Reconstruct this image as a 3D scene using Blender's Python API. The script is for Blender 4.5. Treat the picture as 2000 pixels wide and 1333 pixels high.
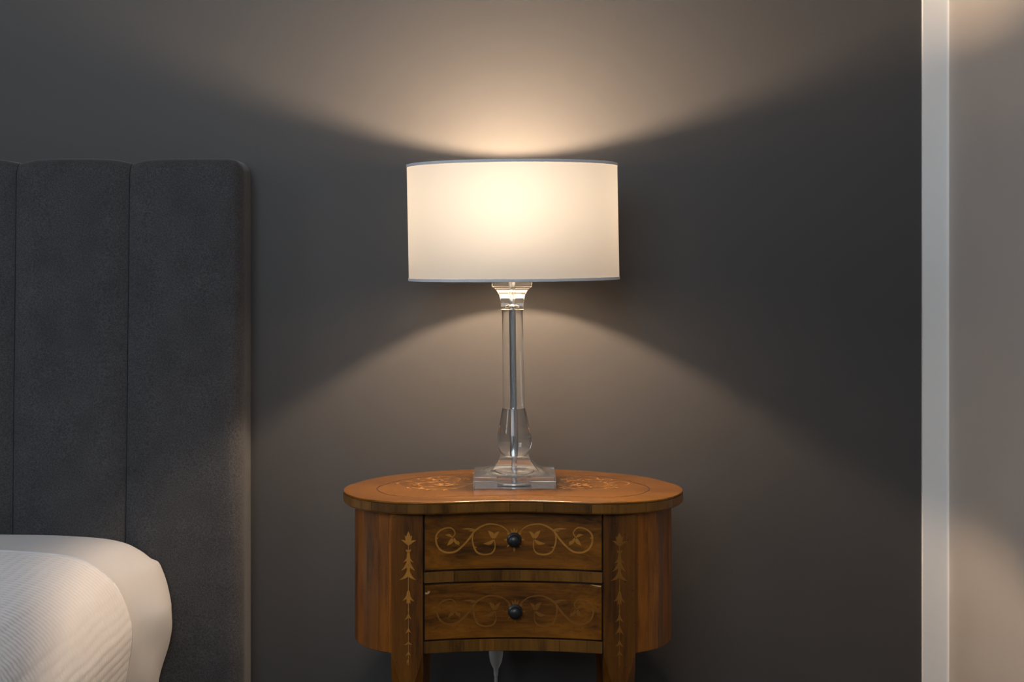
import bpy, bmesh, math, random
from mathutils import Vector, noise

random.seed(7)
for o in list(bpy.data.objects):
    bpy.data.objects.remove(o, do_unlink=True)
S = bpy.context.scene
COL = S.collection

# ------------------------------------------------------------------ camera
F = 3280.0            # focal length in pixels of the 2000 px wide frame
HZ = 487.0            # horizon row
WALL = 3.23           # distance camera -> back wall (back wall lies on y = 0)
CZ = 1.113            # camera height
cam = bpy.data.cameras.new('camera')
cam.sensor_width = 36.0
cam.lens = F * 36.0 / 2000.0
cam.shift_y = -(666.5 - HZ) / 2000.0
cam.clip_start = 0.05
cam.dof.use_dof = True
cam.dof.focus_distance = 2.85
cam.dof.aperture_fstop = 6.3
camo = bpy.data.objects.new('camera', cam)
COL.objects.link(camo)
camo.location = (0, -WALL, CZ)
camo.rotation_euler = (math.pi / 2, 0, 0)
S.camera = camo

# ------------------------------------------------------------------ sky, window light, exposure
world = bpy.data.worlds.new('overcast_sky')
S.world = world
world.use_nodes = True
bg = world.node_tree.nodes['Background']
bg.inputs[0].default_value = (0.83, 0.92, 1.0, 1)
bg.inputs[1].default_value = 6.9

# window openings: beside the bed in the left wall, and behind the camera
RX0, RX1, RY, RZ = -2.75, 0.838, -4.1, 3.1     # room extents
WY0, WY1, WZ0, WZ1 = -2.3, -1.5, 1.3, 2.85     # left window
VX0, VX1, VZ0, VZ1 = -1.55, 0.1, 1.4, 2.95      # front window
for nm, loc, rot, sx, sy in (('left_window_portal', (RX0 - 0.02, (WY0 + WY1)/2, (WZ0 + WZ1)/2), (0, -math.pi/2, 0), WZ1 - WZ0, WY1 - WY0),
                             ('front_window_portal', ((VX0 + VX1)/2, RY - 0.02, (VZ0 + VZ1)/2), (math.pi/2, 0, 0), VX1 - VX0, VZ1 - VZ0)):
    pl = bpy.data.lights.new(nm, 'AREA')
    pl.shape = 'RECTANGLE'
    pl.size, pl.size_y = sx, sy
    pl.cycles.is_portal = True
    plo = bpy.data.objects.new(nm, pl)
    COL.objects.link(plo)
    plo.location = loc
    plo.rotation_euler = rot

S.view_settings.view_transform = 'Standard'
S.view_settings.look = 'None'
S.view_settings.exposure = 0.0
S.view_settings.gamma = 1.0
S.view_settings.use_curve_mapping = False

BULB_L = 2250.0        # radiance of the frosted lamp bulb
BULB_C = (1.0, 0.715, 0.465)

# ------------------------------------------------------------------ helpers
def obj(name, verts, faces, mat, parent=None, smooth=None, uv=None):
    me = bpy.data.meshes.new(name)
    me.from_pydata([tuple(v) for v in verts], [], faces)
    bm = bmesh.new(); bm.from_mesh(me)
    bmesh.ops.recalc_face_normals(bm, faces=bm.faces)
    bm.to_mesh(me); bm.free()
    if smooth is not None:
        for p in me.polygons: p.use_smooth = True
        me.set_sharp_from_angle(angle=math.radians(smooth))
    me.update()
    o = bpy.data.objects.new(name, me)
    COL.objects.link(o)
    if mat: me.materials.append(mat)
    if parent: o.parent = parent
    return o

def empty(name, loc=(0, 0, 0)):
    o = bpy.data.objects.new(name, None)
    COL.objects.link(o); o.location = loc
    o.empty_display_size = 0.1
    return o

def tag(o, label=None, cat=None, group=None, kind=None):
    if label: o['label'] = label
    if cat: o['category'] = cat
    if group: o['group'] = group
    if kind: o['kind'] = kind
    return o

class MB:
    def __init__(s): s.v = []; s.f = []
    def add(s, v, f):
        b = len(s.v); s.v += [tuple(p) for p in v]; s.f += [tuple(i + b for i in q) for q in f]
    def box(s, x0, x1, y0, y1, z0, z1):
        s.add([(x0,y0,z0),(x1,y0,z0),(x1,y1,z0),(x0,y1,z0),(x0,y0,z1),(x1,y0,z1),(x1,y1,z1),(x0,y1,z1)],
              [(0,3,2,1),(4,5,6,7),(0,1,5,4),(1,2,6,5),(2,3,7,6),(3,0,4,7)])
    def loft(s, rings, cap=True, closed=True):
        n = len(rings[0]); b = len(s.v)
        for r in rings: s.v += [tuple(p) for p in r]
        for i in range(len(rings) - 1):
            for j in range(n if closed else n - 1):
                k = (j + 1) % n
                s.f.append((b+i*n+j, b+i*n+k, b+(i+1)*n+k, b+(i+1)*n+j))
        if cap:
            s.f.append(tuple(b + j for j in range(n))[::-1])
            s.f.append(tuple(b + (len(rings)-1)*n + j for j in range(n)))
    def lathe(s, prof, n=64, cx=0.0, cy=0.0, cap=True):
        s.loft([[(cx + r*math.cos(2*math.pi*j/n), cy + r*math.sin(2*math.pi*j/n), z) for j in range(n)] for r, z in prof], cap)
    def tube(s, pts, r, n=10):
        rings = []
        for i, p in enumerate(pts):
            p = Vector(p)
            t = (Vector(pts[min(i+1, len(pts)-1)]) - Vector(pts[max(i-1, 0)])).normalized()
            a = t.cross(Vector((0, 1, 0.13))).normalized(); b = t.cross(a)
            rr = r[i] if isinstance(r, (list, tuple)) else r
            rings.append([p + rr*(a*math.cos(2*math.pi*j/n) + b*math.sin(2*math.pi*j/n)) for j in range(n)])
        s.loft(rings)
    def build(s, name, mat, parent=None, smooth=None): return obj(name, s.v, s.f, mat, parent, smooth)

def catmull(pts, per=8, closed=False):
    out = []; n = len(pts)
    for i in range(n if closed else n - 1):
        g = lambda k: pts[k % n] if closed else pts[max(0, min(n - 1, k))]
        p0, p1, p2, p3 = (Vector(g(i + k)) for k in (-1, 0, 1, 2))
        for j in range(per):
            t = j / per
            out.append(0.5*((2*p1) + (p2-p0)*t + (2*p0-5*p1+4*p2-p3)*t*t + (3*p1-p0-3*p2+p3)*t**3))
    if not closed: out.append(Vector(pts[-1]))
    return out

# ------------------------------------------------------------------ materials
def nodes(name):
    m = bpy.data.materials.new(name); m.use_nodes = True
    nt = m.node_tree
    return m, nt, nt.nodes['Principled BSDF'], nt.nodes.new, nt.links.new

def plain(name, col, rough=0.5, metal=0.0, spec=0.5):
    m, nt, p, N, L = nodes(name)
    p.inputs['Base Color'].default_value = (*col, 1)
    p.inputs['Roughness'].default_value = rough
    p.inputs['Metallic'].default_value = metal
    p.inputs['Specular IOR Level'].default_value = spec
    return m

def bump(N, L, p, height, strength, dist):
    b = N('ShaderNodeBump'); b.inputs['Strength'].default_value = strength; b.inputs['Distance'].default_value = dist
    L(height, b.inputs['Height']); L(b.outputs[0], p.inputs['Normal'])

def paint(name, col, rough, bs=260.0, strength=0.12, spec=0.4):
    m, nt, p, N, L = nodes(name)
    tc = N('ShaderNodeTexCoord')
    n1 = N('ShaderNodeTexNoise'); n1.inputs['Scale'].default_value = bs; n1.inputs['Detail'].default_value = 3
    L(tc.outputs['Object'], n1.inputs['Vector'])
    n2 = N('ShaderNodeTexNoise'); n2.inputs['Scale'].default_value = 3.0; n2.inputs['Detail'].default_value = 4
    L(tc.outputs['Object'], n2.inputs['Vector'])
    cr = N('ShaderNodeValToRGB')
    cr.color_ramp.elements[0].position = 0.3; cr.color_ramp.elements[1].position = 0.7
    cr.color_ramp.elements[0].color = (*[c*0.97 for c in col], 1)
    cr.color_ramp.elements[1].color = (*[c*1.03 for c in col], 1)
    L(n2.outputs['Fac'], cr.inputs[0]); L(cr.outputs[0], p.inputs['Base Color'])
    p.inputs['Roughness'].default_value = rough
    p.inputs['Specular IOR Level'].default_value = spec
    bump(N, L, p, n1.outputs['Fac'], strength, 0.0006)
    return m

def wood(name, dark, mid, light, axis='X', fine=1.0, rough=0.32, vary=0.35, pores=0.5):
    m, nt, p, N, L = nodes(name)
    tc = N('ShaderNodeTexCoord'); oi = N('ShaderNodeObjectInfo')
    ofs = N('ShaderNodeVectorMath'); ofs.operation = 'MULTIPLY_ADD'
    cmb = N('ShaderNodeCombineXYZ')
    for k in range(3): L(oi.outputs['Random'], cmb.inputs[k])
    L(cmb.outputs[0], ofs.inputs[0]); ofs.inputs[1].default_value = (3.1, 5.3, 7.7)
    L(tc.outputs['Object'], ofs.inputs[2])
    def stretched(scale, stretch):
        mp = N('ShaderNodeMapping')
        sc = [scale]*3; sc['XYZ'.index(axis)] = scale/stretch
        mp.inputs['Scale'].default_value = sc
        L(ofs.outputs[0], mp.inputs['Vector'])
        nn = N('ShaderNodeTexNoise'); nn.inputs['Scale'].default_value = 1.0
        nn.inputs['Detail'].default_value = 6; nn.inputs['Roughness'].default_value = 0.6
        nn.inputs['Distortion'].default_value = 0.6
        L(mp.outputs[0], nn.inputs['Vector'])
        return nn
    big = stretched(42*fine, 7); small = stretched(330*fine, 14)
    mix = N('ShaderNodeMath'); mix.operation = 'MULTIPLY_ADD'
    L(small.outputs['Fac'], mix.inputs[0]); mix.inputs[1].default_value = 0.35
    sub = N('ShaderNodeMath'); sub.operation = 'SUBTRACT'; sub.inputs[1].default_value = 0.17
    L(big.outputs['Fac'], sub.inputs[0]); L(sub.outputs[0], mix.inputs[2])
    cr = N('ShaderNodeValToRGB'); e = cr.color_ramp.elements
    e[0].position = 0.30; e[0].color = (*dark, 1)
    e[1].position = 0.70; e[1].color = (*light, 1)
    x = e.new(0.47); x.color = (*mid, 1)
    L(mix.outputs[0], cr.inputs[0])
    # dark pores / worm specks
    vo = N('ShaderNodeTexNoise'); vo.inputs['Scale'].default_value = 210.0; vo.inputs['Detail'].default_value = 1.0
    L(ofs.outputs[0], vo.inputs['Vector'])
    pr = N('ShaderNodeMapRange'); pr.inputs[1].default_value = 0.70; pr.inputs[2].default_value = 0.76
    pr.inputs[3].default_value = 0.0; pr.inputs[4].default_value = pores
    L(vo.outputs['Fac'], pr.inputs[0])
    mx = N('ShaderNodeMix'); mx.data_type = 'RGBA'
    L(pr.outputs[0], mx.inputs['Factor']); L(cr.outputs[0], mx.inputs[6])
    mx.inputs[7].default_value = (*[c*0.25 for c in dark], 1)
    hs = N('ShaderNodeHueSaturation')
    mr = N('ShaderNodeMapRange'); mr.inputs[3].default_value = 1 - vary; mr.inputs[4].default_value = 1 + vary
    L(oi.outputs['Random'], mr.inputs[0]); L(mr.outputs[0], hs.inputs['Value'])
    L(mx.outputs[2], hs.inputs['Color']); L(hs.outputs[0], p.inputs['Base Color'])
    p.inputs['Roughness'].default_value = rough
    p.inputs['Specular IOR Level'].default_value = 0.28
    bump(N, L, p, small.outputs['Fac'], 0.12, 0.0006)
    return m

def fabric(name, col, scale=900.0, contrast=0.35, rough=0.9, sheen=0.3, bs=0.4, blotch=0.15):
    m, nt, p, N, L = nodes(name)
    tc = N('ShaderNodeTexCoord')
    n1 = N('ShaderNodeTexNoise'); n1.inputs['Scale'].default_value = scale; n1.inputs['Detail'].default_value = 4
    n2 = N('ShaderNodeTexNoise'); n2.inputs['Scale'].default_value = 14.0; n2.inputs['Detail'].default_value = 6
    for n in (n1, n2): L(tc.outputs['Object'], n.inputs['Vector'])
    a = N('ShaderNodeMapRange'); a.inputs[1].default_value = 0.3; a.inputs[2].default_value = 0.7
    a.inputs[3].default_value = 1 - contrast; a.inputs[4].default_value = 1 + contrast
    b = N('ShaderNodeMapRange'); b.inputs[1].default_value = 0.3; b.inputs[2].default_value = 0.7
    b.inputs[3].default_value = 1 - blotch; b.inputs[4].default_value = 1 + blotch
    L(n1.outputs['Fac'], a.inputs[0]); L(n2.outputs['Fac'], b.inputs[0])
    mu = N('ShaderNodeMath'); mu.operation = 'MULTIPLY'; L(a.outputs[0], mu.inputs[0]); L(b.outputs[0], mu.inputs[1])
    hs = N('ShaderNodeHueSaturation'); hs.inputs['Color'].default_value = (*col, 1)
    L(mu.outputs[0], hs.inputs['Value']); L(hs.outputs[0], p.inputs['Base Color'])
    p.inputs['Roughness'].default_value = rough
    p.inputs['Specular IOR Level'].default_value = 0.15
    p.inputs['Sheen Weight'].default_value = sheen
    p.inputs['Sheen Roughness'].default_value = 0.4
    bump(N, L, p, n1.outputs['Fac'], bs, 0.001)
    return m

M = {}
M['wall_dark'] = paint('charcoal_wall_paint', (0.0515, 0.0495, 0.0495), 0.5)
M['white_paint'] = paint('white_wall_paint', (0.45, 0.42, 0.395), 0.55, strength=0.06)
M['white_trim'] = paint('white_satin_trim', (0.78, 0.775, 0.765), 0.5, strength=0.03)
M['ceiling'] = paint('white_ceiling_paint', (0.62, 0.62, 0.62), 0.8)
M['floor'] = wood('oak_floor', (0.03, 0.020, 0.014), (0.05, 0.034, 0.024), (0.07, 0.048, 0.034), 'Y', 0.4, 0.4, 0.0)
M['top_wood'] = wood('polished_walnut_top', (0.100, 0.037, 0.004), (0.165, 0.063, 0.006), (0.220, 0.090, 0.009), 'X', 0.8, 0.20, 0.0)
M['drawer_wood'] = wood('walnut_drawer_front', (0.034, 0.011, 0.0014), (0.140, 0.046, 0.0030), (0.28, 0.094, 0.0055), 'X', 0.75, 0.36, 0.08)
M['band_wood'] = wood('walnut_cross_banding', (0.068, 0.027, 0.0050), (0.135, 0.056, 0.0085), (0.185, 0.078, 0.012), 'Z', 1.0, 0.33, 0.38)
M['panel_wood'] = wood('walnut_side_panel', (0.044, 0.012, 0.0014), (0.160, 0.047, 0.0030), (0.26, 0.082, 0.005), 'Z', 0.8, 0.36, 0.42)
M['leg_wood'] = wood('walnut_leg', (0.035, 0.012, 0.0025), (0.110, 0.036, 0.0035), (0.175, 0.060, 0.005), 'Z', 0.6, 0.36, 0.10)
M['core_wood'] = plain('dark_carcass_wood', (0.030, 0.012, 0.004), 0.7)
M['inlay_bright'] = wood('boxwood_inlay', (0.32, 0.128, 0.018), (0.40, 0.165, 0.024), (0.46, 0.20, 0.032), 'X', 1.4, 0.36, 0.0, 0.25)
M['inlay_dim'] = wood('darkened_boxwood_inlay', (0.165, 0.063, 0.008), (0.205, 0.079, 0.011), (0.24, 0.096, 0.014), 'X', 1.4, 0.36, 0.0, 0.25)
M['inlay_top'] = wood('worn_boxwood_inlay', (0.23, 0.085, 0.015), (0.33, 0.145, 0.036), (0.46, 0.24, 0.085), 'X', 1.6, 0.30, 0.0, 0.25)
M['stringing'] = plain('dark_stringing', (0.045, 0.017, 0.006), 0.35)
M['chip'] = plain('bare_chipped_wood', (0.50, 0.30, 0.14), 0.8)
M['knob'] = plain('black_turned_knob', (0.010, 0.010, 0.011), 0.35)
M['velvet'] = fabric('charcoal_velvet', (0.053, 0.053, 0.057), 420.0, 0.40, 0.95, 0.25, 0.5, 0.14)
M['velvet_side'] = M['velvet']
M['sheet'] = fabric('white_cotton_sheet', (0.60, 0.615, 0.655), 1400.0, 0.03, 0.85, 0.1, 0.08, 0.02)
M['base_fabric'] = fabric('charcoal_bed_base', (0.04, 0.042, 0.047), 700.0, 0.3)
M['rim_tape'] = fabric('grey_white_rim_tape', (0.62, 0.63, 0.66), 900.0, 0.15, 0.9, 0.1, 0.3, 0.05)
M['chrome'] = plain('chrome', (0.80, 0.82, 0.85), 0.12, 1.0)
M['rod'] = plain('grey_steel_rod', (0.60, 0.63, 0.67), 0.2, 1.0)
M['steel'] = plain('brushed_steel', (0.72, 0.72, 0.72), 0.3, 1.0)
M['socket'] = plain('white_plastic', (0.75, 0.74, 0.72), 0.4)
M['cord'] = plain('clear_cord', (0.45, 0.45, 0.46), 0.3)

def acrylic(name, ior, haze):
    m, nt, p, N, L = nodes(name)
    p.inputs['Base Color'].default_value = (0.97, 0.985, 0.985, 1)
    p.inputs['Roughness'].default_value = 0.015
    p.inputs['IOR'].default_value = ior
    p.inputs['Transmission Weight'].default_value = 1.0 - haze
    return m
M['acrylic'] = acrylic('clear_acrylic', 1.45, 0.05)
M['acrylic_thin'] = acrylic('clear_acrylic_tube', 1.16, 0.02)
M['acrylic_drop'] = acrylic('clear_acrylic_drop', 1.40, 0.02)
M['acrylic_base'] = acrylic('lightened_clear_acrylic', 1.44, 0.10)  # pale haze mixed into the base stands in for light passing through it

def frosted():
    m, nt, p, N, L = nodes('frosted_clear_plastic')
    p.inputs['Base Color'].default_value = (0.80, 0.81, 0.82, 1)
    p.inputs['Roughness'].default_value = 0.35
    p.inputs['IOR'].default_value = 1.4
    p.inputs['Transmission Weight'].default_value = 0.55
    return m
M['frosted'] = frosted()

def shade_mat():
    m, nt, p, N, L = nodes('ivory_linen_shade')
    nt.nodes.remove(p)
    out = nt.nodes['Material Output']
    tc = N('ShaderNodeTexCoord')
    def streak(sx, sy, sz):
        mp = N('ShaderNodeMapping'); mp.inputs['Scale'].default_value = (sx, sy, sz)
        L(tc.outputs['UV'], mp.inputs['Vector'])
        n = N('ShaderNodeTexNoise'); n.inputs['Scale'].default_value = 1; n.inputs['Detail'].default_value = 3
        L(mp.outputs[0], n.inputs['Vector']); return n
    a = streak(30, 900, 1); b = streak(900, 30, 1)
    ad = N('ShaderNodeMath'); ad.operation = 'ADD'; L(a.outputs['Fac'], ad.inputs[0]); L(b.outputs['Fac'], ad.inputs[1])
    mr = N('ShaderNodeMapRange'); mr.inputs[1].default_value = 0.7; mr.inputs[2].default_value = 1.3
    mr.inputs[3].default_value = 0.93; mr.inputs[4].default_value = 1.05
    L(ad.outputs[0], mr.inputs[0])
    tint = N('ShaderNodeMix'); tint.data_type = 'RGBA'; tint.blend_type = 'MULTIPLY'; tint.inputs['Factor'].default_value = 1
    tint.inputs[6].default_value = (0.0245, 0.0252, 0.0256, 1)
    L(mr.outputs[0], tint.inputs[7])
    d = N('ShaderNodeBsdfDiffuse'); d.inputs[0].default_value = (0.42, 0.41, 0.39, 1)
    t = N('ShaderNodeBsdfTranslucent'); L(tint.outputs[2], t.inputs[0])
    r = N('ShaderNodeBsdfRefraction'); r.inputs['Color'].default_value = (0.0038, 0.0039, 0.0041, 1)
    r.inputs['Roughness'].default_value = 1.0; r.inputs['IOR'].default_value = 1.9
    s1 = N('ShaderNodeAddShader'); s2 = N('ShaderNodeAddShader')
    L(d.outputs[0], s1.inputs[0]); L(t.outputs[0], s1.inputs[1])
    L(s1.outputs[0], s2.inputs[0]); L(r.outputs[0], s2.inputs[1])
    L(s2.outputs[0], out.inputs['Surface'])
    return m
M['shade'] = shade_mat()

def bulb_mat():
    m, nt, p, N, L = nodes('lit_frosted_bulb')
    p.inputs['Base Color'].default_value = (0.9, 0.9, 0.9, 1)
    p.inputs['Emission Color'].default_value = (*BULB_C, 1)
    p.inputs['Emission Strength'].default_value = BULB_L
    return m
M['bulb'] = bulb_mat()

def coverlet_mat():
    m, nt, p, N, L = nodes('white_ribbed_cotton')
    tc = N('ShaderNodeTexCoord'); sp = N('ShaderNodeSeparateXYZ'); L(tc.outputs['UV'], sp.inputs[0])
    nz = N('ShaderNodeTexNoise'); nz.inputs['Scale'].default_value = 700.0; nz.inputs['Detail'].default_value = 3
    L(tc.outputs['UV'], nz.inputs['Vector'])
    def wave(sock, period, wob, sharp):
        w = N('ShaderNodeMath'); w.operation = 'MULTIPLY_ADD'; L(nz.outputs['Fac'], w.inputs[0]); w.inputs[1].default_value = wob
        L(sock, w.inputs[2])
        k = N('ShaderNodeMath'); k.operation = 'MULTIPLY'; k.inputs[1].default_value = math.pi/period; L(w.outputs[0], k.inputs[0])
        s = N('ShaderNodeMath'); s.operation = 'SINE'; L(k.outputs[0], s.inputs[0])
        ab = N('ShaderNodeMath'); ab.operation = 'ABSOLUTE'; L(s.outputs[0], ab.inputs[0])
        pw = N('ShaderNodeMath'); pw.operation = 'POWER'; pw.inputs[1].default_value = sharp; L(ab.outputs[0], pw.inputs[0])
        return pw
    a = wave(sp.outputs[0], 0.0165, 0.005, 0.25); b = wave(sp.outputs[1], 0.0135, 0.005, 0.8)
    mul = N('ShaderNodeMath'); mul.operation = 'MULTIPLY'; L(a.outputs[0], mul.inputs[0]); L(b.outputs[0], mul.inputs[1])
    p.inputs['Base Color'].default_value = (0.74, 0.755, 0.80, 1)
    p.inputs['Roughness'].default_value = 0.9
    p.inputs['Specular IOR Level'].default_value = 0.15
    bump(N, L, p, nz.outputs['Fac'], 0.1, 0.001)
    return m
M['coverlet'] = coverlet_mat()

# ------------------------------------------------------------------ the room
def struct(o): return tag(o, kind='structure')
T = 0.12
mb = MB(); mb.box(RX0 - T, RX1 + T, RY - T, T, -0.1, 0); struct(mb.build('floor', M['floor']))
mb = MB(); mb.box(RX0 - T, RX1 + T, RY - T, T, RZ, RZ + 0.1); struct(mb.build('ceiling', M['ceiling']))
mb = MB(); mb.box(RX0, RX1, 0, T, 0, RZ); struct(mb.build('wall_back', M['wall_dark']))
mb = MB(); mb.box(RX1, RX1 + T, RY, T, 0, RZ); struct(mb.build('wall_right', M['white_paint']))
mb = MB()
mb.box(RX0 - T, VX0, RY - T, RY, 0, RZ); mb.box(VX1, RX1 + T, RY - T, RY, 0, RZ)
mb.box(VX0, VX1, RY - T, RY, 0, VZ0); mb.box(VX0, VX1, RY - T, RY, VZ1, RZ)
struct(mb.build('wall_front', M['wall_dark']))
win = struct(empty('window_2', ((VX0 + VX1)/2, RY, VZ0)))
hw, hh = (VX1 - VX0)/2, VZ1 - VZ0
for nm, b in (('jamb', (-hw, -hw+.05)), ('jamb', (hw-.05, hw)), ('mullion', (-.025, .025))):
    mb = MB(); mb.box(b[0], b[1], -.09, -.04, 0, hh); mb.build(nm, M['white_trim'], win)
for nm, b in (('sill_rail', (0, .05)), ('head_rail', (hh-.05, hh))):
    mb = MB(); mb.box(-hw+.05, hw-.05, -.09, -.04, *b); mb.build(nm, M['white_trim'], win)
mb = MB()
mb.box(RX0 - T, RX0, RY, WY0, 0, RZ); mb.box(RX0 - T, RX0, WY1, T, 0, RZ)
mb.box(RX0 - T, RX0, WY0, WY1, 0, WZ0); mb.box(RX0 - T, RX0, WY0, WY1, WZ1, RZ)
struct(mb.build('wall_left', M['wall_dark']))
win = struct(empty('window_1', (RX0, (WY0 + WY1)/2, WZ0)))
hw, hh = (WY1 - WY0)/2, WZ1 - WZ0
for nm, b in (('jamb', (-hw, -hw+.05)), ('jamb', (hw-.05, hw)), ('mullion', (-.025, .025))):
    mb = MB(); mb.box(-.09, -.04, b[0], b[1], 0, hh); mb.build(nm, M['white_trim'], win)
for nm, b in (('sill_rail', (0, .05)), ('head_rail', (hh-.05, hh))):
    mb = MB(); mb.box(-.09, -.04, -hw+.05, hw-.05, *b); mb.build(nm, M['white_trim'], win)
# white corner trim with a softly coved inner edge against the white side wall
tx0 = 800/F*WALL
sec = [(tx0, 0), (tx0, -.006), (tx0+.0012, -.0075)]
cv = .0040
for k in range(7):
    a = math.radians(90*k/6)
    sec.append((RX1 - cv + cv*math.sin(a), -.0075 - cv + cv*math.cos(a)))
sec += [(RX1 + .001, -.0075 - cv), (RX1 + .001, 0)]
mb = MB(); mb.loft([[(x, y, 0) for x, y in sec], [(x, y, RZ) for x, y in sec]])
struct(mb.build('trim_1', M['white_trim'], None, 40))

# ------------------------------------------------------------------ the bed
HX = -0.502            # right side of the headboard
HT = 1.283             # top
CW = 0.2115
HD = 0.105             # thickness
NCH = 9
BX0 = HX - NCH*CW
bed = tag(empty('bed', ((HX + BX0)/2, -1.1, 0)), 'bed with charcoal velvet headboard of vertical padded channels', 'bed')
bo = Vector(bed.location)
head = None

def round_box(x0, x1, y0, y1, z0, z1, r, lo, hi, nx, ny, nz, warp):
    """box surface grid, edges rounded by r; lo/hi: per-axis flags to round that side"""
    def ticks(a, b, n, fa, fb):
        t = set()
        for i in range(n + 1): t.add(round(a + (b-a)*i/n, 6))
        for k in (0, .25, .5, .75, 1, 1.3):
            if fa: t.add(round(a + r*k, 6))
            if fb: t.add(round(b - r*k, 6))
        return sorted(t)
    ax = [ticks(x0, x1, nx, lo[0], hi[0]), ticks(y0, y1, ny, lo[1], hi[1]), ticks(z0, z1, nz, lo[2], hi[2])]
    inn = [(x0 + (r if lo[0] else 0), x1 - (r if hi[0] else 0)), (y0 + (r if lo[1] else 0), y1 - (r if hi[1] else 0)),
           (z0 + (r if lo[2] else 0), z1 - (r if hi[2] else 0))]
    bm = bmesh.new()
    def vert(p):
        c = Vector([min(max(p[k], inn[k][0]), inn[k][1]) for k in range(3)])
        d = Vector(p) - c
        q = c + d.normalized()*min(r, max(abs(d.x), abs(d.y), abs(d.z))) if d.length > 1e-9 else Vector(p)
        return bm.verts.new(warp(q))
    for k in range(3):
        a, b = [i for i in range(3) if i != k]
        for side in (ax[k][0], ax[k][-1]):
            grid = []
            for u in ax[a]:
                row = []
                for v in ax[b]:
                    p = [0, 0, 0]; p[k] = side; p[a] = u; p[b] = v
                    row.append(vert(p))
                grid.append(row)
            for i in range(len(grid)-1):
                for j in range(len(grid[0])-1):
                    bm.faces.new((grid[i][j], grid[i+1][j], grid[i+1][j+1], grid[i][j+1]))
    bmesh.ops.remove_doubles(bm, verts=bm.verts, dist=1e-5)
    bmesh.ops.recalc_face_normals(bm, faces=bm.faces)
    v = [w.co.copy() for w in bm.verts]; bm.verts.index_update()
    f = [tuple(w.index for w in q.verts) for q in bm.faces]
    bm.free()
    return v, f

mb = MB(); mb.box(BX0 + .03, HX - .02, -.05, -.006, .10, HT - .045)
mb.v = [Vector(p) - bo for p in mb.v]
head = mb.build('headboard', M['velvet'], bed)
for i in range(NCH):
    x1 = HX - i*CW; x0 = x1 - CW
    last, first = i == NCH - 1, i == 0
    def warp(p, x0=x0, x1=x1, first=first, last=last):
        u = (p.x - x0)/(x1 - x0)
        dl = (p.x - x0) if not last else 9
        dr = (x1 - p.x) if not first else 9
        d = max(0.0, min(dl, dr))
        dip = math.exp(-(d/.013)**1.2)
        soft = max(0.0, 1 - min(d, .09)/.09)**2
        tip = max(0.0, (p.z - (HT - .13))/.13)
        front = max(0.0, -p.y/HD)
        y = p.y + front*(.0065*dip + .004*soft)
        z = p.z - tip*(.0050*math.exp(-(d/.02)**1.3) + .0035*soft)
        x = p.x
        if not first and dr < .02: x -= .0009*math.exp(-(dr/.004)**2)
        if dl < .02: x += .0009*math.exp(-(dl/.004)**2)
        x += .011*(p.z - HT)*min(1.0, (HX - p.x)/CW)
        if first: x += .0022*math.sin(p.z*7.0)*front*max(0, u-.7)
        n = noise.noise(Vector((p.x*9, p.z*9, 3.1)))
        y += front*.0016*n
        return Vector((x, y, z)) - bo
    v, f = round_box(x0, x1, -HD, -.004, .08, HT, .030, (last, True, False), (first, False, True), 18, 4, 60, warp)
    obj('padded_channel', v, f, M['velvet'], head, 60)
mb = MB(); mb.box(BX0 + .14, -.70, -2.16, -.108, .12, .27); mb.v = [Vector(p) - bo for p in mb.v]
mb.build('bed_base', M['base_fabric'], bed)
for lx in (BX0 + .2, -.76):
    for ly in (-2.1, -.2):
        mb = MB(); mb.lathe([(.02, 0), (.028, .12)], 16, lx, ly); mb.v = [Vector(p) - bo for p in mb.v]
        mb.build('leg', M['core_wood'], bed, 40)

def bp(px, py, D=3.08): return ((px - 1000)*D/F, CZ - (py - HZ)*D/F)
def bed_profile(px):
    p = [(BX0 + .35, .586), (-1.6, .586), (-1.2, .586)] + [bp(*q) for q in px] + [(-.660, .285), (-.690, .273)]
    return [(q.x, q.y) for q in catmull(p, 6)]
flat_px = [(-60, 1049), (60, 1050), (140, 1053), (200, 1058), (240, 1067)]
low_px = [(329, 1218), (324, 1250), (317, 1290), (309, 1333)]
prof_head = bed_profile(flat_px + [(270, 1082), (289, 1096), (303, 1103), (311, 1120), (321, 1148), (330, 1178), (332, 1194)] + low_px)
prof_foot = bed_profile(flat_px + [(262, 1078), (280, 1090), (296, 1104), (308, 1122), (320, 1150), (328, 1178), (330, 1194)] + low_px)
LEFTX = BX0 + .16
def section(y, off=0.0, z_lo=None):
    """right half profile at depth y, pushed outwards by off, narrowing a little away from the headboard"""
    t = min(1.0, max(0.0, (-y - .15)/.18)); t = t*t*(3 - 2*t)
    out = []
    k_ = min(1.0, max(0.0, (-y - .11)/.12))
    prof = [(a[0]*(1-k_) + b[0]*k_, a[1]*(1-k_) + b[1]*k_) for a, b in zip(prof_head, prof_foot)]
    n = len(prof)
    for i, (x, z) in enumerate(prof):
        a, b = prof[max(i-1, 0)], prof[min(i+1, n-1)]
        tx, tz = b[0]-a[0], b[1]-a[1]; l = math.hypot(tx, tz) or 1
        nx, nz = -tz/l, tx/l
        nx, nz = (-nx, -nz) if nz < 0 and i < n*.5 else (nx, nz)
        w = min(1.0, max(0.0, (x + 1.0)/.35))
        out.append((x + nx*off - .036*t*w, z + nz*off))
    return out
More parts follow.
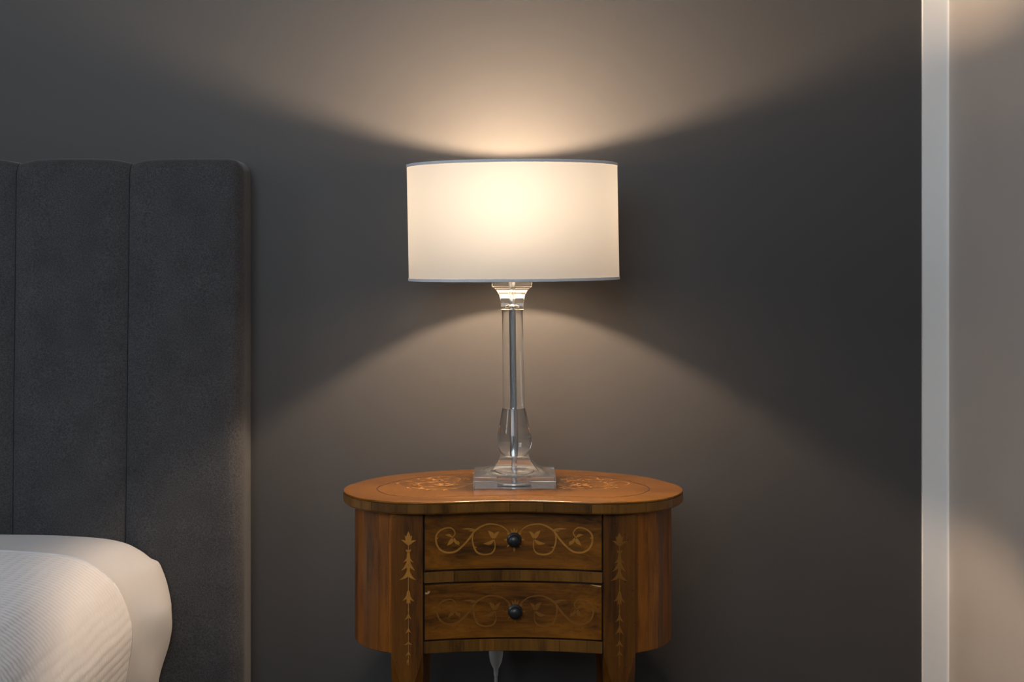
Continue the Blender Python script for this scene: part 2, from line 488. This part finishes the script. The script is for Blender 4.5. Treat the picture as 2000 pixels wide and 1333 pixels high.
# mattress in its white sheet
ys = [-.108, -.112, -.13, -.16, -.20, -.24, -.28, -.33, -.40, -.6, -.9, -1.2, -1.6, -2.0, -2.08, -2.10]
rings = []
for k, y in enumerate(ys):
    sec = section(y)
    ring = []
    for i, (x, z) in enumerate(sec):
        edge = max(0.0, min(1.0, (i - len(sec)*.45)/(len(sec)*.3)))
        wr = noise.noise(Vector((x*13, y*9, z*15)))*.0050*edge + noise.noise(Vector((x*4, y*30, z*4)))*.0016
        fold = .0035*math.sin(z*46 + y*40 + 1.0)*edge
        dr = .004*math.exp(-((y + .108)/.006)**2)
        ring.append((x + wr + fold - dr - bo.x*0, y, z + wr*.6 - dr))
    ring += [(-1.2, y, .272), (LEFTX + .03, y, .272), (LEFTX, y, .32), (LEFTX, y, .50), (LEFTX + .08, y, .575)]
    rings.append(ring)
mb = MB(); mb.loft(rings)
mat = mb.build('mattress', M['sheet'], None, 50)
tag(mat, 'mattress in smooth white cotton sheet with rounded corner at the headboard', 'mattress')
# ribbed coverlet over it
CY0 = -.325
rows = [CY0 - .0003] + [CY0 - .003*i for i in range(1, 300)] + [-1.3, -1.5, -1.8, -2.05]
def resample(sec):
    """even .003 m steps where the section is in view, the flat left part left coarse"""
    k0 = max(i for i, q in enumerate(sec) if q[0] < -1.06 and i < len(sec)*.5)
    out = list(sec[:k0 + 1]); acc = 0.0; step = .003
    total = sum(math.hypot(sec[i+1][0]-sec[i][0], sec[i+1][1]-sec[i][1]) for i in range(k0, len(sec)-1))
    m = 270; step = total/m; i = k0; used = 0.0
    for j in range(1, m + 1):
        want = step*j
        while i < len(sec)-2 and used + math.hypot(sec[i+1][0]-sec[i][0], sec[i+1][1]-sec[i][1]) < want:
            used += math.hypot(sec[i+1][0]-sec[i][0], sec[i+1][1]-sec[i][1]); i += 1
        l = math.hypot(sec[i+1][0]-sec[i][0], sec[i+1][1]-sec[i][1]) or 1
        t = min(1.0, (want - used)/l)
        out.append((sec[i][0] + (sec[i+1][0]-sec[i][0])*t, sec[i][1] + (sec[i+1][1]-sec[i][1])*t))
    return out, k0, step
secs = []
for y in rows:
    s0, k0, stp = resample(section(y, .0045))
    row = []
    for i, (x, z) in enumerate(s0):
        a_, b_ = s0[max(i-1, 0)], s0[min(i+1, len(s0)-1)]
        tx, tz = b_[0]-a_[0], b_[1]-a_[1]; l = math.hypot(tx, tz) or 1
        arc = (i - k0)*stp
        wv = .004*noise.noise(Vector((arc*9, y*9, 0)))
        ga = abs(math.sin(math.pi*(arc + wv)/.0170))**.6
        gb = abs(math.sin(math.pi*(y + wv*1.5)/.0150))**.9
        h = .0030*(ga*.38 + gb*.62)*(1 if i > k0 and y > -1.25 and y < CY0 - .004 else .5)
        row.append((x - tz/l*h, y + .006*math.sin(i*.035), z + tx/l*h))
    secs.append(row)
n = len(secs[0]); V, Fc, UV = [], [], []
for lay in (0, 1):
    for k, s in enumerate(secs):
        acc = 0.0
        for i, (x, y, z) in enumerate(s):
            if i: acc += math.hypot(x - s[i-1][0], z - s[i-1][2])
            if lay == 0:
                hem = .0022*math.exp(-((y - CY0)/.006)**2)
                V.append((x + hem*(1 if i > n*.6 else 0), y, z + hem*(1 if i <= n*.8 else 0)))
            else:
                V.append((x - .004*(1 if i > n*.6 else 0), y, z - .004*(1 if i <= n*.8 else 0)))
            UV.append((acc, y))
m = len(secs); B = n*m
for k in range(m-1):
    for i in range(n-1):
        Fc.append((k*n+i, k*n+i+1, (k+1)*n+i+1, (k+1)*n+i))
        Fc.append((B+k*n+i, B+(k+1)*n+i, B+(k+1)*n+i+1, B+k*n+i+1))
for i in range(n-1):
    Fc.append((i, B+i, B+i+1, i+1)); e = (m-1)*n
    Fc.append((e+i, e+i+1, B+e+i+1, B+e+i))
for k in range(m-1):
    Fc.append((k*n, (k+1)*n, B+(k+1)*n, B+k*n)); e = n-1
    Fc.append((k*n+e, B+k*n+e, B+(k+1)*n+e, (k+1)*n+e))
cov = obj('coverlet', V, Fc, M['coverlet'], None, 60)
uvl = cov.data.uv_layers.new(name='UVMap')
for lp in cov.data.loops: uvl.data[lp.index].uv = UV[lp.vertex_index]
tag(cov, 'white ribbed cotton coverlet spread over the white sheet', 'coverlet')
# stitched hem piping along the coverlet's edge
mb = MB(); mb.tube([(x, CY0 + .0012 + .006*math.sin(i*.035), z) for i, (x, z) in enumerate(resample(section(CY0, .0056))[0])], .0028, 8)
mb.build('hem', M['sheet'], cov, 60)

# ------------------------------------------------------------------ the bedside table
TX, TD = 0.002, 2.95
TOPZ = 0.700
table = tag(empty('bedside_table', (TX, TD - WALL, 0)), 'kidney-shaped walnut bedside table with marquetry inlay and two drawers', 'table')
def L2(x, D): return (x - 0.0, D - TD)         # table-local coordinates from camera distance
half = [(0, 2.760), (.055, 2.753), (.108, 2.741), (.158, 2.7365), (.208, 2.749), (.256, 2.787), (.284, 2.845), (.2925, 2.905),
        (.280, 2.966), (.236, 3.052), (.170, 3.108), (.085, 3.150), (0, 3.165)]
ctrl = half + [(-x, d) for x, d in half[-2:0:-1]]
OUT = [Vector((p.x, p.y - TD)) for p in catmull([Vector(c) for c in ctrl], 10, True)]
def inset(off, pts=OUT):
    r = []; n = len(pts)
    for i in range(n):
        t = (pts[(i+1) % n] - pts[i-1]).normalized()
        r.append(pts[i] + Vector((-t.y, t.x))*off)
    return r
assert inset(.02)[0].y > OUT[0].y
# slab
mb = MB()
slab = [(.004, .6792), (.0013, .6806), (.0013, .6962), (.0003, .6968), (0.0, .6980), (.0005, .6992), (.0016, .69985), (.0024, .700)]
mb.loft([[(p.x, p.y, z) for p in inset(o)] for o, z in slab])
top = mb.build('tabletop', M['top_wood'], table, 50)

ARC = [0.0]
for i in range(len(OUT)): ARC.append(ARC[-1] + (OUT[(i+1) % len(OUT)] - OUT[i]).length)
PER = ARC[-1]
def at_arc(s, pts):
    s %= PER
    lo = max(0, min(len(OUT)-1, next((k for k in range(len(OUT)) if ARC[k+1] >= s), len(OUT)-1)))
    t = (s - ARC[lo])/(ARC[lo+1] - ARC[lo])
    return pts[lo].lerp(pts[(lo+1) % len(OUT)], t)
def arc_of_x(x, front=True):
    """arc position of the front side point with the given x"""
    best = min(range(len(OUT)), key=lambda k: abs(OUT[k].x - x) + (0 if OUT[k].y < -.1 else 9))
    return ARC[best]
def strip(name, s0, s1, o_in, o_out, z0, z1, mat, parent, rnd=.0015, step=.010):
    pi, po = inset(o_in), inset(o_out); po2 = inset(o_out + rnd)
    n = max(2, int((s1 - s0)/step))
    rings = []
    for k in range(n + 1):
        s = s0 + (s1 - s0)*k/n
        a, b, c = at_arc(s, pi), at_arc(s, po), at_arc(s, po2)
        rings.append([(a.x, a.y, z0), (c.x, c.y, z0), (b.x, b.y, z0 + rnd), (b.x, b.y, z1), (a.x, a.y, z1)])
    mb = MB(); mb.loft(rings)
    return mb.build(name, mat, parent, 40)
G = .00035
# cross-banded edge of the top: joints where the photograph shows them in front, evenly behind
jx = [-.283, -.234, -.172, -.0905, -.007, .050, .128, .218, .268]
fr = sorted([(arc_of_x(x) if x >= 0 else arc_of_x(x) - PER) for x in jx])
rest = fr[-1]; joints = fr[:]
gap = PER + fr[0] - fr[-1]; nb = 15
for k in range(1, nb): joints.append(rest + gap*k/nb + random.uniform(-.008, .008))
joints.append(fr[0] + PER)
for a, b in zip(joints[:-1], joints[1:]):
    strip('veneer_strip', a + G, b - G, .0013, 0.0, .6808, .6961, M['band_wood'], top)

# inlay on the top: dark stringing and worn pale arabesques
ZI = TOPZ + .00012
s_in, s_out = inset(.0595), inset(.0572)
mb = MB(); nn = len(OUT)
mb.v = [(p.x, p.y, ZI) for p in s_in] + [(p.x, p.y, ZI) for p in s_out]
mb.f = [(i, (i+1) % nn, nn + (i+1) % nn, nn + i) for i in range(nn)]
mb.build('stringing_inlay', M['stringing'], top)

def ribbon(mb, pts, w, fmap, taper=True, per=5):
    c = catmull([Vector(p) for p in pts], per)
    L_, R_ = [], []
    n = len(c)
    for i, p in enumerate(c):
        t = (c[min(i+1, n-1)] - c[max(i-1, 0)])
        if t.length < 1e-9: t = Vector((1, 0))
        t.normalize()
        k = w*(0.45 + 0.55*math.sin(math.pi*(i + .5)/n)) if taper else w
        q = Vector((-t.y, t.x))*k*.5
        L_.append(fmap(p + q)); R_.append(fmap(p - q))
    mb.add(L_ + R_, [(i, i+1, n+i+1, n+i) for i in range(n-1)])
def leaf(mb, base, tip, w, fmap, bend=0.0, nv=Vector((0, -1, 0))):
    b, t = Vector(base), Vector(tip); d = t - b; nrm = Vector((-d.y, d.x)).normalized()
    up, dn = [], []
    K = 6
    for i in range(K + 1):
        s = i/K; ww = w*.5*(math.sin(math.pi*s**.8))
        c = b + d*s + nrm*bend*d.length*math.sin(math.pi*s)
        up.append(fmap(c + nrm*ww)); dn.append(fmap(c - nrm*ww))
    mb.lay = getattr(mb, 'lay', 0) + 1          # each piece lies a hair proud of the one before
    mb.add([Vector(q) + nv*(.000012*mb.lay) for q in up + dn], [(i, i+1, K+1+i+1, K+1+i) for i in range(K)])

rr = random.Random(3)
ftop = lambda p: (p.x, p.y, ZI)
for side in (-1, 1):
    mb = MB()
    mir = lambda p, s=side: (p.x*s, p.y, ZI)
    ribbon(mb, [(.075, .0), (.10, .03), (.135, .035), (.165, .01), (.16, -.025), (.135, -.03), (.125, -.008)], .003, mir)
    ribbon(mb, [(.075, .0), (.095, -.045), (.125, -.065), (.16, -.055), (.175, -.04)], .003, mir)
    ribbon(mb, [(.10, .03), (.095, .07), (.12, .095), (.15, .085), (.148, .06), (.128, .062)], .003, mir)
    ribbon(mb, [(.165, .01), (.19, .03), (.205, .01), (.195, -.015)], .0025, mir)
    ribbon(mb, [(.075, 0), (.055, .05), (.03, .085), (.0, .09)], .003, mir)
    for _ in range(46):
        bx_ = rr.uniform(.078, .19); by_ = rr.uniform(-.075, .085)
        if (bx_/.235)**2 + (by_/.125)**2 > .8: continue
        a = rr.uniform(0, 6.28); ln = rr.uniform(.007, .017)
        leaf(mb, (bx_, by_), (bx_ + ln*math.cos(a), by_ + ln*math.sin(a)), rr.uniform(.003, .0065), mir, rr.uniform(-.25, .25), Vector((0, 0, 1)))
    for k in range(7):
        a = 2*math.pi*k/7
        leaf(mb, (.118 + .004*math.cos(a), -.012 + .004*math.sin(a)), (.118 + .022*math.cos(a), -.012 + .022*math.sin(a)), .009, mir, 0, Vector((0, 0, 1)))
    mb.build('floral_inlay', M['inlay_top'], top)

# carcass: a dark core with veneered panels around the rounded ends and the back
BZ = .4465
mb = MB(); mb.loft([[(p.x, p.y, z) for p in inset(.030)] for z in (BZ + .004, .679)])
core = mb.build('carcass', M['core_wood'], table)
sA, sB = arc_of_x(.196), PER + (arc_of_x(-.196) - PER)
widths = [.020, .024, .034, .016, .040, .045, .05, .06, .06, .06]
js = [sA]; acc = sA
for w in widths:
    acc += w
    if acc < (sA + sB)/2 - .02: js.append(acc)
js2 = [sA + sB - s for s in js][::-1]
js = js + js2
for a, b in zip(js[:-1], js[1:]):
    strip('side_panel', a + .00022, b - .00022, .030, .020, BZ, .6789, M['panel_wood'], core, .001)

# front: concave rails and drawers
HWD = .1462
def FD(x): return 2.778 - .0215*(x/.146)**2
def curved(name, x0, x1, z0, z1, push, mat, parent, thick=.012, nx=14, rnd=.0012):
    rings = []
    for k in range(nx + 1):
        x = x0 + (x1 - x0)*k/nx
        y = FD(x) - TD + push
        rings.append([(x, y + thick, z0), (x, y + rnd, z0), (x, y, z0 + rnd), (x, y, z1 - rnd), (x, y + rnd, z1), (x, y + thick, z1)])
    mb = MB(); mb.loft(rings)
    return mb.build(name, mat, parent, 30)
rails = [('rail', .5638, .5818), ('rail', BZ + .0015, .4678)]
rj = [[-.146, -.098, -.045, .012, .058, .104, .146], [-.146, -.081, -.056, -.031, -.007, .027, .076, .121, .146]]
for (nm, z0, z1), seams in zip(rails, rj):
    r = curved(nm, -.1475, .1475, z0 + .0004, z1 - .0004, .0016, M['core_wood'], table)
    for a, b in zip(seams[:-1], seams[1:]):
        curved('veneer_strip', a + .00015, b - .00015, z0, z1, 0.0, M['band_wood'], r, .0015, 4, .0006)

def P(px, py, off=.0002):
    """photo pixel on the drawer fronts -> table-local point on that curved surface"""
    x = 0
    for _ in range(4): x = (px - 1000)/F*FD(x - TX)
    x -= TX
    D = FD(x)
    return Vector((x, D - TD - off, CZ - (py - HZ)*D/F))
def c3(p): return (820 + p[0]/11.11, 1000 + p[1]/11.11)
S1 = [(700,565),(765,480),(742,410),(690,362),(620,348),(520,370),(430,420),(365,500),(350,600),(365,700),(410,790),(480,850),(580,888),
      (700,885),(800,850),(900,770),(1000,670),(1090,560),(1150,470),(1210,402),(1300,340),(1400,292),(1500,268),(1620,275),(1750,305),(1850,365),(1920,440),(1975,500)]
S2 = [(1210,402),(1160,480),(1140,580),(1150,680),(1180,780),(1230,870),(1320,920),(1430,932),(1550,905),(1615,830),(1632,740),(1620,610)]
LV = [((705,560),(548,508),55,.15),((700,570),(588,742),75,-.1),((705,580),(690,700),60,0),((735,560),(870,735),60,.12),((800,640),(865,700),50,0),
      ((1615,605),(1368,690),75,-.15),((1600,590),(1478,410),95,.1),((1590,560),(1556,450),60,0),((1620,590),(1730,420),70,-.12),((1650,520),(1690,440),50,0),
      ((1215,395),(900,372),42,.03),((1215,402),(1050,425),30,0),((365,590),(400,560),30,0),((1178,770),(1245,775),30,0),((410,790),(440,845),34,0)]
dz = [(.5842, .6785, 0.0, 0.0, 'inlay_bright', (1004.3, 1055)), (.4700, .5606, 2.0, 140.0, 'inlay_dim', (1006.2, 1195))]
for z0, z1, ox, oy, im, kpx in dz:
    dr = curved('drawer', -HWD + .0012, HWD - .0012, z0, z1, 0.0, M['drawer_wood'], table, .012, 18)
    cxp = kpx[0] - ox
    fm = {}
    for sgn in (1, -1):
        fm[sgn] = lambda p, s=sgn: P(ox + (c3(p)[0] if s > 0 else 2*cxp - c3(p)[0]), oy + c3(p)[1])
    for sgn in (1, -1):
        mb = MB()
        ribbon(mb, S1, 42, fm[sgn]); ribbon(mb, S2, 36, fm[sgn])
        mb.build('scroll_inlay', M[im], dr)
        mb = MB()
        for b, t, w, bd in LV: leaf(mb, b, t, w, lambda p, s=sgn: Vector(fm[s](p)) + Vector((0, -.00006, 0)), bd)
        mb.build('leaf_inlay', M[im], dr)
    mb = MB()
    pm = lambda p: P(p.x, p.y, .00032)
    for k in range(8):
        a = math.pi/4*k - math.pi/2
        lo_, hi_ = 11, (24 if k % 2 == 0 and k % 4 == 0 else 21)
        leaf(mb, (kpx[0] + lo_*math.cos(a), kpx[1] + lo_*math.sin(a)), (kpx[0] + hi_*math.cos(a), kpx[1] + hi_*math.sin(a)), 4.4 if k % 2 == 0 else 3.2, pm)
    leaf(mb, (kpx[0]-2, kpx[1]-10), (kpx[0]-6.5, kpx[1]-22), 3.5, pm); leaf(mb, (kpx[0]+2, kpx[1]-10), (kpx[0]+6.5, kpx[1]-22), 3.5, pm)
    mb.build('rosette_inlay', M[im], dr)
    # turned knob
    kp = P(kpx[0], kpx[1], 0)
    prof_k = [(.0, 0), (.0118, 0), (.0122, .0012), (.0112, .0024), (.0066, .0034), (.0052, .0060), (.0060, .0090), (.0092, .0112), (.0104, .0142), (.0096, .0172), (.0062, .0192), (.0022, .0198), (0, .0199)]
    mb = MB(); ns = 28
    mb.loft([[(kp.x + max(r, 1e-5)*math.cos(2*math.pi*j/ns), kp.y - d, kp.z + max(r, 1e-5)*math.sin(2*math.pi*j/ns)) for j in range(ns)] for r, d in prof_k])
    mb.build('knob', M['knob'], dr, 50)
    if oy:      # missing veneer at the upper corners
        mb = MB()
        mb.add([P(x, y, .0003) for x, y in [(830, 1161), (831, 1157), (834, 1158.5), (836, 1155.5), (839.5, 1155), (839.5, 1158.5), (836.5, 1161), (832.5, 1162)]], [tuple(range(8))])
        mb.build('chip', M['chip'], dr)
        mb = MB()
        mb.add([P(x, y, .0003) for x, y in [(1152, 1143), (1158, 1142.6), (1166, 1144.2), (1174, 1145), (1174, 1147.5), (1168, 1147), (1162, 1145.4)]], [tuple(range(7))])
        mb.build('chip', M['chip'], dr)

# legs: flat stiles beside the drawers that turn into chamfered tapering feet
LFD = 2.7535
def leg(cx, cy, h, dep, ztop, mat=None):
    rings = []
    zs = [ztop, .60, .50, .462, .45, .44, .43, .42, .41, .40, .385, .37, .33, .25, .15, .05, .0]
    for z in zs:
        t = max(0.0, (.452 - z)/.452)
        q = max(0.0, min(1.0, (.462 - z)/.075)); q = q*q*(1.6 - .6*q)
        w = h*(1 - .62*max(0.0, t - .08)/.92); d = dep*(1 - .62*max(0.0, t - .08)/.92)
        c = .0007 + (.0185*q)*(w/h)
        rings.append([(cx + a*w + b*0, cy + e, z) for a, b, e in ()] or
                     [(cx - w + c, cy - d, z), (cx + w - c, cy - d, z), (cx + w, cy - d + c, z), (cx + w, cy + d - c, z),
                      (cx + w - c, cy + d, z), (cx - w + c, cy + d, z), (cx - w, cy + d - c, z), (cx - w, cy - d + c, z)])
    mb = MB(); mb.loft(rings[::-1])
    return mb.build('leg', M['leg_wood'], table, 25)
husk = [((210,160),(210,35),44,0),((205,155),(178,72),30,.1),((215,155),(243,72),30,-.1),((205,155),(146,110),20,.12),((215,155),(278,114),20,-.12),
        ((208,160),(192,95),34,.1),((212,160),(230,95),34,-.1),((207,215),(188,192),18,0),((213,215),(232,192),18,0),((210,185),(210,445),34,0),
        ((208,235),(163,305),16,-.15),((212,235),(254,306),16,.15),((208,285),(148,376),24,-.12),((212,285),(268,376),24,.12),((208,350),(128,456),30,-.22),((212,350),(278,456),30,.22),
        ((210,535),(158,634),28,-.2),((210,535),(262,642),28,.2),((210,535),(210,672),36,0),((207,600),(195,665),14,0),((213,600),(226,665),14,0),((210,690),(210,740),12,0),
        ((210,740),(174,802),16,-.15),((210,740),(236,792),16,.15),((210,865),(180,918),12,-.15),((210,865),(236,910),12,.15),((210,985),(170,1012),10,-.2),((210,985),(244,1010),10,.2),
        ((210,1070),(184,1112),9,-.1),((210,1070),(234,1108),9,.1),((210,1130),(196,1180),8,0)]
husk_r = husk[:9] + husk[9:22] + [((210,700),(210,760),12,0),((210,735),(172,812),18,-.15),((210,735),(246,812),18,.15),((210,840),(172,915),20,-.12),((210,840),(246,915),20,.12),((210,830),(210,925),18,0),
        ((210,960),(174,1022),15,-.15),((210,960),(244,1022),15,.15),((210,1050),(184,1105),12,-.1),((210,1050),(238,1105),12,.1)]
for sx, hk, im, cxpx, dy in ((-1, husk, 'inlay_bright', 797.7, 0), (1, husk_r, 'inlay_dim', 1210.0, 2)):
    lg = leg(sx*.1742, LFD - TD + .025, .0262, .025, .679)
    mb = MB()
    def lm(p, cxpx=cxpx, dy=dy):
        px, py = cxpx + (p.x - 210)/4.4, 1030 + dy + p.y/4.4
        return Vector(((px - 1000)*LFD/F - TX, LFD - TD - .0002, CZ - (py - HZ)*LFD/F))
    for b, t, w, bd in hk: leaf(mb, b, t, w, lm, bd)
    for a, b in ((150, 210), (430, 540), (660, 760), (760, 1190)):
        ribbon(mb, [(210, a), (210, (a+b)/2), (210, b)], 7 if a < 700 else 5, lm, False, 2)
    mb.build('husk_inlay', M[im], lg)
for sx in (-1, 1):
    leg(sx*.172, 3.052 - TD, .023, .023, .50)

# ------------------------------------------------------------------ the lamp
LX, LD = 0.0045, 2.96
lamp = tag(empty('table_lamp', (LX, LD - WALL, TOPZ)), 'lit table lamp with ivory drum shade on clear acrylic column', 'lamp')
def lean(z): return -.0046*max(0.0, z - .05)/.30      # local z above the table top
def sq_rings(prof_, ch=.0009):
    rings = []
    for h, z in prof_:
        x = lean(z); c = min(ch, h*.2)
        rings.append([(x+sx*(h - cx_), sy*(h - cy_), z) for sx, sy, cx_, cy_ in
                      ((1,-1,c,0),(1,-1,0,c),(1,1,0,c),(1,1,c,0),(-1,1,c,0),(-1,1,0,c),(-1,-1,0,c),(-1,-1,c,0))])
    return rings
E = .0002
mb = MB()
mb.loft(sq_rings([(.0705, E), (.0712, .0008), (.0714, .0196), (.0708, .0206), (.062, .0210), (.0535, .0224), (.046, .0252), (.0395, .0292), (.0342, .0342), (.0298, .0402), (.0268, .0456), (.0258, .0484), (.0252, .0490)]))
mb.build('base', M['acrylic_base'], lamp, 28)
def lath(name, pf, mat, n=72, parent=lamp, smooth=35, k=0.0):
    mb = MB()
    mb.loft([[(lean(z) + r*math.cos(2*math.pi*(j+k)/n), r*math.sin(2*math.pi*(j+k)/n), z) for j in range(n)] for r, z in pf])
    return mb.build(name, mat, parent, smooth)
vz = lambda y: CZ - (y - HZ)/1108 - TOPZ
vp = [(894, 22.2), (890, 26), (884, 29.6), (877, 32.2), (870, 33.4), (863, 33.8), (855, 33.2), (844, 31.6), (830, 28.7), (813, 25.6), (803, 23.6), (798, 22.4)]
ctrlv = [Vector((h/1108, vz(y))) for y, h in vp]
cv_ = catmull(ctrlv, 4)
z_lo = .0493; sh = z_lo - cv_[0].y
pfv = [(p.x, p.y + sh*(1 - (p.y - cv_[0].y)/(cv_[-1].y - cv_[0].y))) for p in cv_]
lath('baluster', pfv, M['acrylic_drop'])
ztopv = pfv[-1][1]
zc1 = vz(604.6)
lath('column', [(.0186, ztopv + .0003), (.0190, ztopv + .001), (.0182, zc1 - .02), (.0182, zc1 - .0003)], M['acrylic_thin'])
cap = [(.0196, zc1), (.0202, zc1 + .0006), (.0205, vz(590)), (.0212, vz(582)), (.0228, vz(576)), (.0250, vz(571)), (.0278, vz(566.5)), (.0310, vz(562.5)), (.0342, vz(560)), (.0352, vz(559.3)), (.0354, vz(549.5)), (.0348, vz(548.8))]
mb = MB(); mb.loft(sq_rings(cap, .0006)); mb.build('capital', M['acrylic'], lamp, 26)
zct = vz(548.8)
lath('rod', [(.0050, .0040), (.0050, zct + .012)], M['rod'], 32)
lath('collar', [(.0115, zc1 + .0035), (.0125, zc1 + .0042), (.0125, zc1 + .0062), (.0062, zc1 + .0095), (.0060, zct - .002)], M['chrome'], 32)
lath('foot_disc', [(.030, .0012), (.031, .0020), (.031, .0042), (.030, .0050)], M['steel'], 48)
lath('socket', [(.014, zct + .001), (.019, zct + .003), (.019, zct + .030), (.017, zct + .058), (.015, zct + .060)], M['socket'], 32)
bz = CZ + .0776 - TOPZ
R0 = .021
def globe(a0, a1, n): 
    return [(max(R0*math.cos(math.radians(a0 + (a1-a0)*k/n)), 1e-4), bz + R0*math.sin(math.radians(a0 + (a1-a0)*k/n))) for k in range(n+1)]
CUT = -48
lath('bulb_neck', [(.0125, zct + .0605), (.0125, zct + .072)] + globe(-62, CUT, 3), M['socket'], 32, smooth=60)
lath('bulb', globe(CUT, 90, 12), M['bulb'], 32, smooth=60)
# drum shade: fabric skin, rim tapes, wire spider
ZB, ZT, RS = CZ - 59.5/1108 - TOPZ, CZ + 165.0/1108 - TOPZ, .1852
def sh_pt(r, a, z):
    x, y = r*math.cos(a), r*math.sin(a)
    return (x - .0008 - .0037*(z - ZB)/(ZT - ZB), y, z + x*.0085)
NS = 120
V = []; Fc = []; UV = []
NR = 8
for i in range(NR + 1):
    z = ZB + (ZT - ZB)*i/NR
    for j in range(NS + 1):
        a = 2*math.pi*j/NS
        V.append(sh_pt(RS, a, z)); UV.append((a*RS, z))
for i in range(NR):
    for j in range(NS):
        Fc.append((i*(NS+1)+j, i*(NS+1)+j+1, (i+1)*(NS+1)+j+1, (i+1)*(NS+1)+j))
me = bpy.data.meshes.new('shade'); me.from_pydata(V, [], Fc)
for p in me.polygons: p.use_smooth = True
ul = me.uv_layers.new(name='UVMap')
for lp in me.loops: ul.data[lp.index].uv = UV[lp.vertex_index]
shade = bpy.data.objects.new('shade', me); COL.objects.link(shade); me.materials.append(M['shade']); shade.parent = lamp
for z0, z1 in ((ZB - .0006, ZB + .0042), (ZT - .0042, ZT + .0006)):
    mb = MB(); rings = []
    for j in range(NS):
        a = 2*math.pi*j/NS
        jit = .00025*noise.noise(Vector((math.cos(a)*40, math.sin(a)*40, z0*50)))
        rings.append([sh_pt(RS - .0022, a, z0 + jit), sh_pt(RS + .0009, a, z0 + jit), sh_pt(RS + .0012, a, (z0+z1)/2), sh_pt(RS + .0009, a, z1 + jit), sh_pt(RS - .0022, a, z1 + jit)])
    rings.append(rings[0])
    mb.loft(rings, cap=False)
    mb.build('rim_tape', M['rim_tape'], shade, 40)
mb = MB()
zs = ZT - .03
for k in range(3):
    a = 2*math.pi*k/3 + .5
    mb.tube([sh_pt(.0185, a, zct + .030), sh_pt(.05, a, zct + .032), sh_pt(.14, a, ZB + .012), sh_pt(RS - .003, a, ZB + .004)], .0012, 6)
ringp = [sh_pt(.0195, 2*math.pi*j/24, zct + .030) for j in range(25)]
mb.tube(ringp, .0015, 6)
mb.build('spider', M['steel'], shade, 40)

# cord: out of the base, over the back of the table and down to an in-line connector
def lp_(x, D, z): return (x - LX, D - LD, z - TOPZ)
mb = MB()
path = [lp_(.004, 3.030, .7035), lp_(.0, 3.09, .7032), lp_(-.008, 3.15, .7035), lp_(-.014, 3.172, .7035), lp_(-.019, 3.186, .695), lp_(-.022, 3.192, .67), lp_(-.028, 3.196, .55), lp_(-.031, 3.20, .42)]
mb.tube([tuple(p) for p in catmull([Vector(p) for p in path], 5)], .0022, 8)
cord = mb.build('cord', M['cord'], lamp, 60)
mb = MB()
cx_, cy_, _ = lp_(-.0305, 3.20, 0)
pfc = [(.004, .415), (.0105, .412), (.0135, .402), (.0138, .352), (.0130, .338), (.0108, .326), (.0075, .318), (.0045, .312), (.0040, .300)]
mb.loft([[(cx_ + r*math.cos(2*math.pi*j/24), cy_ + .75*r*math.sin(2*math.pi*j/24), z - TOPZ) for j in range(24)] for r, z in pfc])
mb.build('connector', M['frosted'], cord, 40)
mb = MB()
path = [lp_(-.0305, 3.20, .304), lp_(-.031, 3.20, .22), lp_(-.034, 3.198, .10), lp_(-.04, 3.19, .03), lp_(-.06, 3.18, .005), lp_(-.12, 3.17, .0035)]
mb.tube([tuple(p) for p in catmull([Vector(p) for p in path], 5)], .0033, 8)
mb.build('flex', M['cord'], cord, 60)
